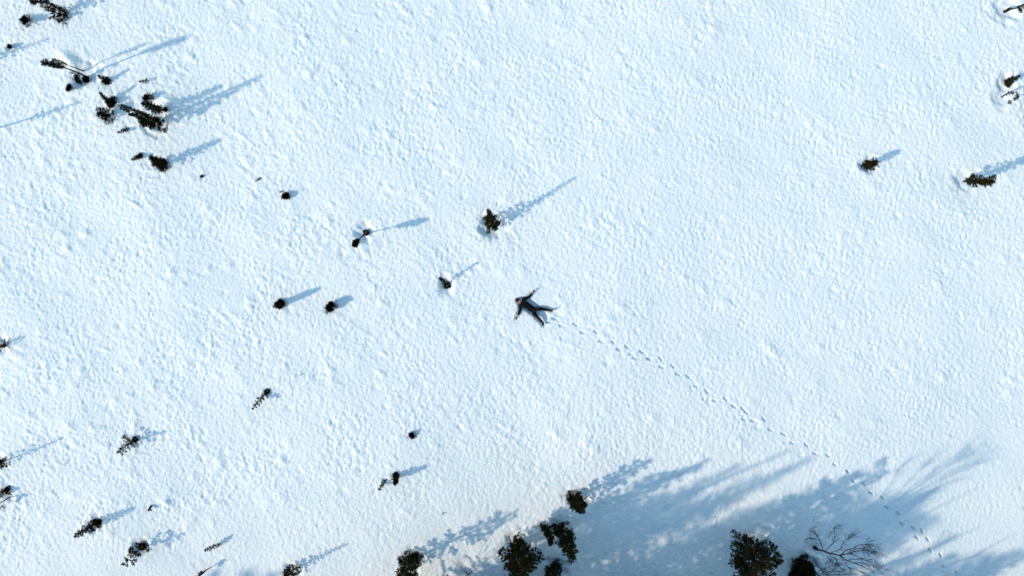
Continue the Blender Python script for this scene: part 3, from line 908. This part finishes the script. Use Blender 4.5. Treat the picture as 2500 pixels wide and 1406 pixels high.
def mk_hand(wr, el, sg, curl, k):
    d = (wr - el).normalized()
    upv = (UP - d * UP.dot(d)).normalized()
    sv = d.cross(upv) * sg
    out = []
    palm = wr + d * .055
    out.append(skin_mesh([wr - d * .02, wr + d * .02, palm, wr + d * .09], [(.026 * k, .022 * k), (.026 * k, .020 * k), (.040 * k, .017 * k), (.038 * k, .014 * k)], [(0, 1), (1, 2), (2, 3)], 'palm', 1))
    for fi, (o_, L_) in enumerate(((-.030, .068), (-.010, .078), (.010, .073), (.029, .058))):
        b_ = wr + d * .085 + sv * o_
        c1 = b_ + d * L_ * .45 + upv * .012 * curl + sv * o_ * .15
        c2 = c1 + (d * .8 + upv * curl).normalized() * L_ * .32
        c3 = c2 + (d * .5 + upv * curl * 1.6).normalized() * L_ * .25
        out.append(skin_mesh([b_ - d * .02, c1, c2, c3], [.0095 * k, .009 * k, .0085 * k, .0075 * k], [(0, 1), (1, 2), (2, 3)], 'finger', 1))
    tb = wr + d * .03 - sv * .030
    t1 = tb + (d * .7 - sv * .8).normalized() * .035 + upv * .01
    t2 = t1 + (d * .9 - sv * .35 + upv * .2).normalized() * .032
    out.append(skin_mesh([tb + sv * .01, t1, t2], [.012 * k, .0105 * k, .009 * k], [(0, 1), (1, 2)], 'thumb', 1))
    return out

M_SKIN = mat('skin', (0.72, 0.27, 0.25), .55, col2=(0.60, 0.20, 0.19), scale=30)
M_GLOVE = mat('dark_glove', (0.035, 0.025, 0.035), .8, var=.4, scale=60)
M_CAP = mat('black_knit_cap', (0.018, 0.020, 0.020), .9, var=.5, scale=80)
M_BOOT = mat('black_boot', (0.014, 0.014, 0.016), .6, var=.4, scale=40)
M_SOLE = mat('boot_sole', (0.03, 0.028, 0.027), .8, var=.4, scale=40)
M_SCARF = mat('red_scarf', (0.42, 0.02, 0.035), .9, var=.3, scale=90)

def fabric_check():
    m = bpy.data.materials.new('dark_checked_jacket')
    m.use_nodes = True
    nt = m.node_tree; b = nt.nodes['Principled BSDF']
    b.inputs['Roughness'].default_value = .95; b.inputs['Specular IOR Level'].default_value = .04
    tc = nt.nodes.new('ShaderNodeTexCoord')
    mp = nt.nodes.new('ShaderNodeMapping')
    mp.inputs['Rotation'].default_value = (0, 0, R(39))
    nt.links.new(tc.outputs['Object'], mp.inputs['Vector'])
    sp = nt.nodes.new('ShaderNodeSeparateXYZ'); nt.links.new(mp.outputs[0], sp.inputs[0])
    outs = []
    for ax_, sc_ in ((0, 13.0), (1, 15.0)):
        mu = nt.nodes.new('ShaderNodeMath'); mu.operation = 'MULTIPLY'; mu.inputs[1].default_value = sc_
        fr = nt.nodes.new('ShaderNodeMath'); fr.operation = 'FRACT'
        lt = nt.nodes.new('ShaderNodeMath'); lt.operation = 'LESS_THAN'; lt.inputs[1].default_value = .24
        nt.links.new(sp.outputs[ax_], mu.inputs[0]); nt.links.new(mu.outputs[0], fr.inputs[0]); nt.links.new(fr.outputs[0], lt.inputs[0])
        outs.append(lt)
    ad = nt.nodes.new('ShaderNodeMath'); ad.operation = 'ADD'
    nt.links.new(outs[0].outputs[0], ad.inputs[0]); nt.links.new(outs[1].outputs[0], ad.inputs[1])
    hf = nt.nodes.new('ShaderNodeMath'); hf.operation = 'MULTIPLY'; hf.inputs[1].default_value = .5
    nt.links.new(ad.outputs[0], hf.inputs[0])
    rp = nt.nodes.new('ShaderNodeValToRGB')
    rp.color_ramp.elements[0].color = (.003, .0035, .005, 1)
    rp.color_ramp.elements[1].color = (.045, .055, .065, 1)
    e = rp.color_ramp.elements.new(.5); e.color = (.007, .009, .011, 1)
    nt.links.new(hf.outputs[0], rp.inputs['Fac']); nt.links.new(rp.outputs['Color'], b.inputs['Base Color'])
    return m
M_JACKET = fabric_check()
M_SLEEVE = M_JACKET
M_JEANS = mat('dark_faded_jeans', (0.018, 0.021, 0.024), .95, col2=(0.003, 0.004, 0.005), scale=6)

body_me, hax, hup, hsi = mk_body()
person = link('person', body_me, M_SKIN, None, True)
person['label'] = 'person in dark clothes lying on the back in the snow, arms and legs spread'
person['category'] = 'person'

def cloth(name, me, m):
    return link(name, me, m, person, True)

# jacket: torso with both sleeves
d_hemL = J(930, 790, .03); d_hemR = J(1010, 712, .04)
V = [j_belly, j_chest, j_chest.lerp(j_neck, .6), j_shR, j_elR, j_wrR + (j_elR - j_wrR) * .12, j_shL, j_elL, j_wrL + (j_elL - j_wrL) * .08, j_pelv.lerp(j_belly, .10), j_shR.lerp(j_elR, .5), j_shL.lerp(j_elL, .5)]
E = [(0, 1), (1, 2), (1, 3), (3, 10), (10, 4), (4, 5), (1, 6), (6, 11), (11, 7), (7, 8), (0, 9)]
Rr = [(.18, .15), (.20, .155), (.11, .11), .10, .070, .056, .10, .070, .054, (.185, .14), .084, .084]
cloth('jacket', skin_mesh(V, Rr, E, 'jacket'), M_JACKET)
# collar
V = [j_neck.lerp(j_chest, .28), j_neck]
cloth('scarf', skin_mesh([j_neck.lerp(j_chest, .10) + Vector((0, -.01, .03)), j_neck + hax * -.02 + Vector((0, -.012, .035))], [.075, .070], [(0, 1)], 'scarf'), M_SCARF)
# jeans
V = [j_pelv.lerp(j_belly, .50), j_pelv, j_hipR, j_hipR.lerp(j_knR, .5), j_knR, j_knR.lerp(j_anR, .45), j_anR, j_hipL, j_hipL.lerp(j_knL, .5), j_knL, j_knL.lerp(j_anL, .45), j_anL]
E = [(0, 1), (1, 2), (2, 3), (3, 4), (4, 5), (5, 6), (1, 7), (7, 8), (8, 9), (9, 10), (10, 11)]
Rr = [.145, .155, .115, .104, .080, .075, .064, .115, .104, .080, .075, .064]
cloth('jeans', skin_mesh(V, Rr, E, 'jeans'), M_JEANS)
# boots: shaft, heel, toe pointing up and out, with a sole
for (an, kn, he, ba) in ((j_anR, j_knR, j_heR, j_ballR), (j_anL, j_knL, j_heL, j_ballL)):
    leg = (an - kn).normalized()
    side = leg.cross(UP).normalized()
    outw = 1 if an is j_anR else -1
    toe = he + UP * .19 + side * (-.05 * outw) + leg * .045
    sh = he + leg * .0
    bt = cloth('boot', skin_mesh([an - leg * .07, an + leg * .03, he + UP * .05 + leg * .02, he.lerp(toe, .6) + leg * .015, toe], [.062, .062, .056, (.050, .050), (.044, .036)], [(0, 1), (1, 2), (2, 3), (3, 4)], 'boot'), M_BOOT)
    sm = skin_mesh([he + leg * .075 + UP * .0, he.lerp(toe, .5) + leg * .062, toe + leg * .03 + UP * .01], [(.046, .012), (.042, .012), (.040, .012)], [(0, 1), (1, 2)], 'sole', 1)
    o = link('sole', sm, M_SOLE, bt, True)
# gloves: five fingers each
for (wr, el, sg, curl) in ((j_wrR, j_elR, 1, .5), (j_wrL, j_elL, -1, .35)):
    cloth('glove', join_meshes(mk_hand(wr + (wr - el).normalized() * .012, el, sg, curl, 1.22), 'glove'), M_GLOVE)
# knitted cap over the skull
bm = bmesh.new()
bmesh.ops.create_uvsphere(bm, u_segments=28, v_segments=20, radius=1)
for v in bm.verts:
    u, s_, f = v.co.x, v.co.y, v.co.z
    v.co = j_head + hax * (u * .142 - .014) + hsi * s_ * .104 + hup * (f * .114)
kill = [v for v in bm.verts if (v.co - j_head).dot(hax) > .008 - .022 * max(0, (v.co - j_head).dot(hup)) / .1]
bmesh.ops.delete(bm, geom=kill, context='VERTS')
cm = bpy.data.meshes.new('cap'); bm.to_mesh(cm); bm.free()
cap = cloth('knit_cap', cm, M_CAP)
so = cap.modifiers.new('thick', 'SOLIDIFY'); so.thickness = .008
rimb = MB()
ring = []
for k in range(29):
    a = 2 * math.pi * k / 28
    ring.append(j_head + hax * (-.004 - .020 * max(0, math.sin(a))) + hsi * math.cos(a) * .105 + hup * math.sin(a) * .115)
rimb.tube(ring, [.014] * 29, 6)
link('cap_brim', rimb.mesh('cap_brim'), M_CAP, cap, True)
# face details: eyes, lips
for sg in (-1, 1):
    bm = bmesh.new()
    bmesh.ops.create_uvsphere(bm, u_segments=10, v_segments=8, radius=.012, matrix=Matrix.Translation(j_head + hax * .004 + hsi * sg * .032 + hup * .082))
    em = bpy.data.meshes.new('eye'); bm.to_mesh(em); bm.free()
    link('eye', em, M_CAP, person, True)
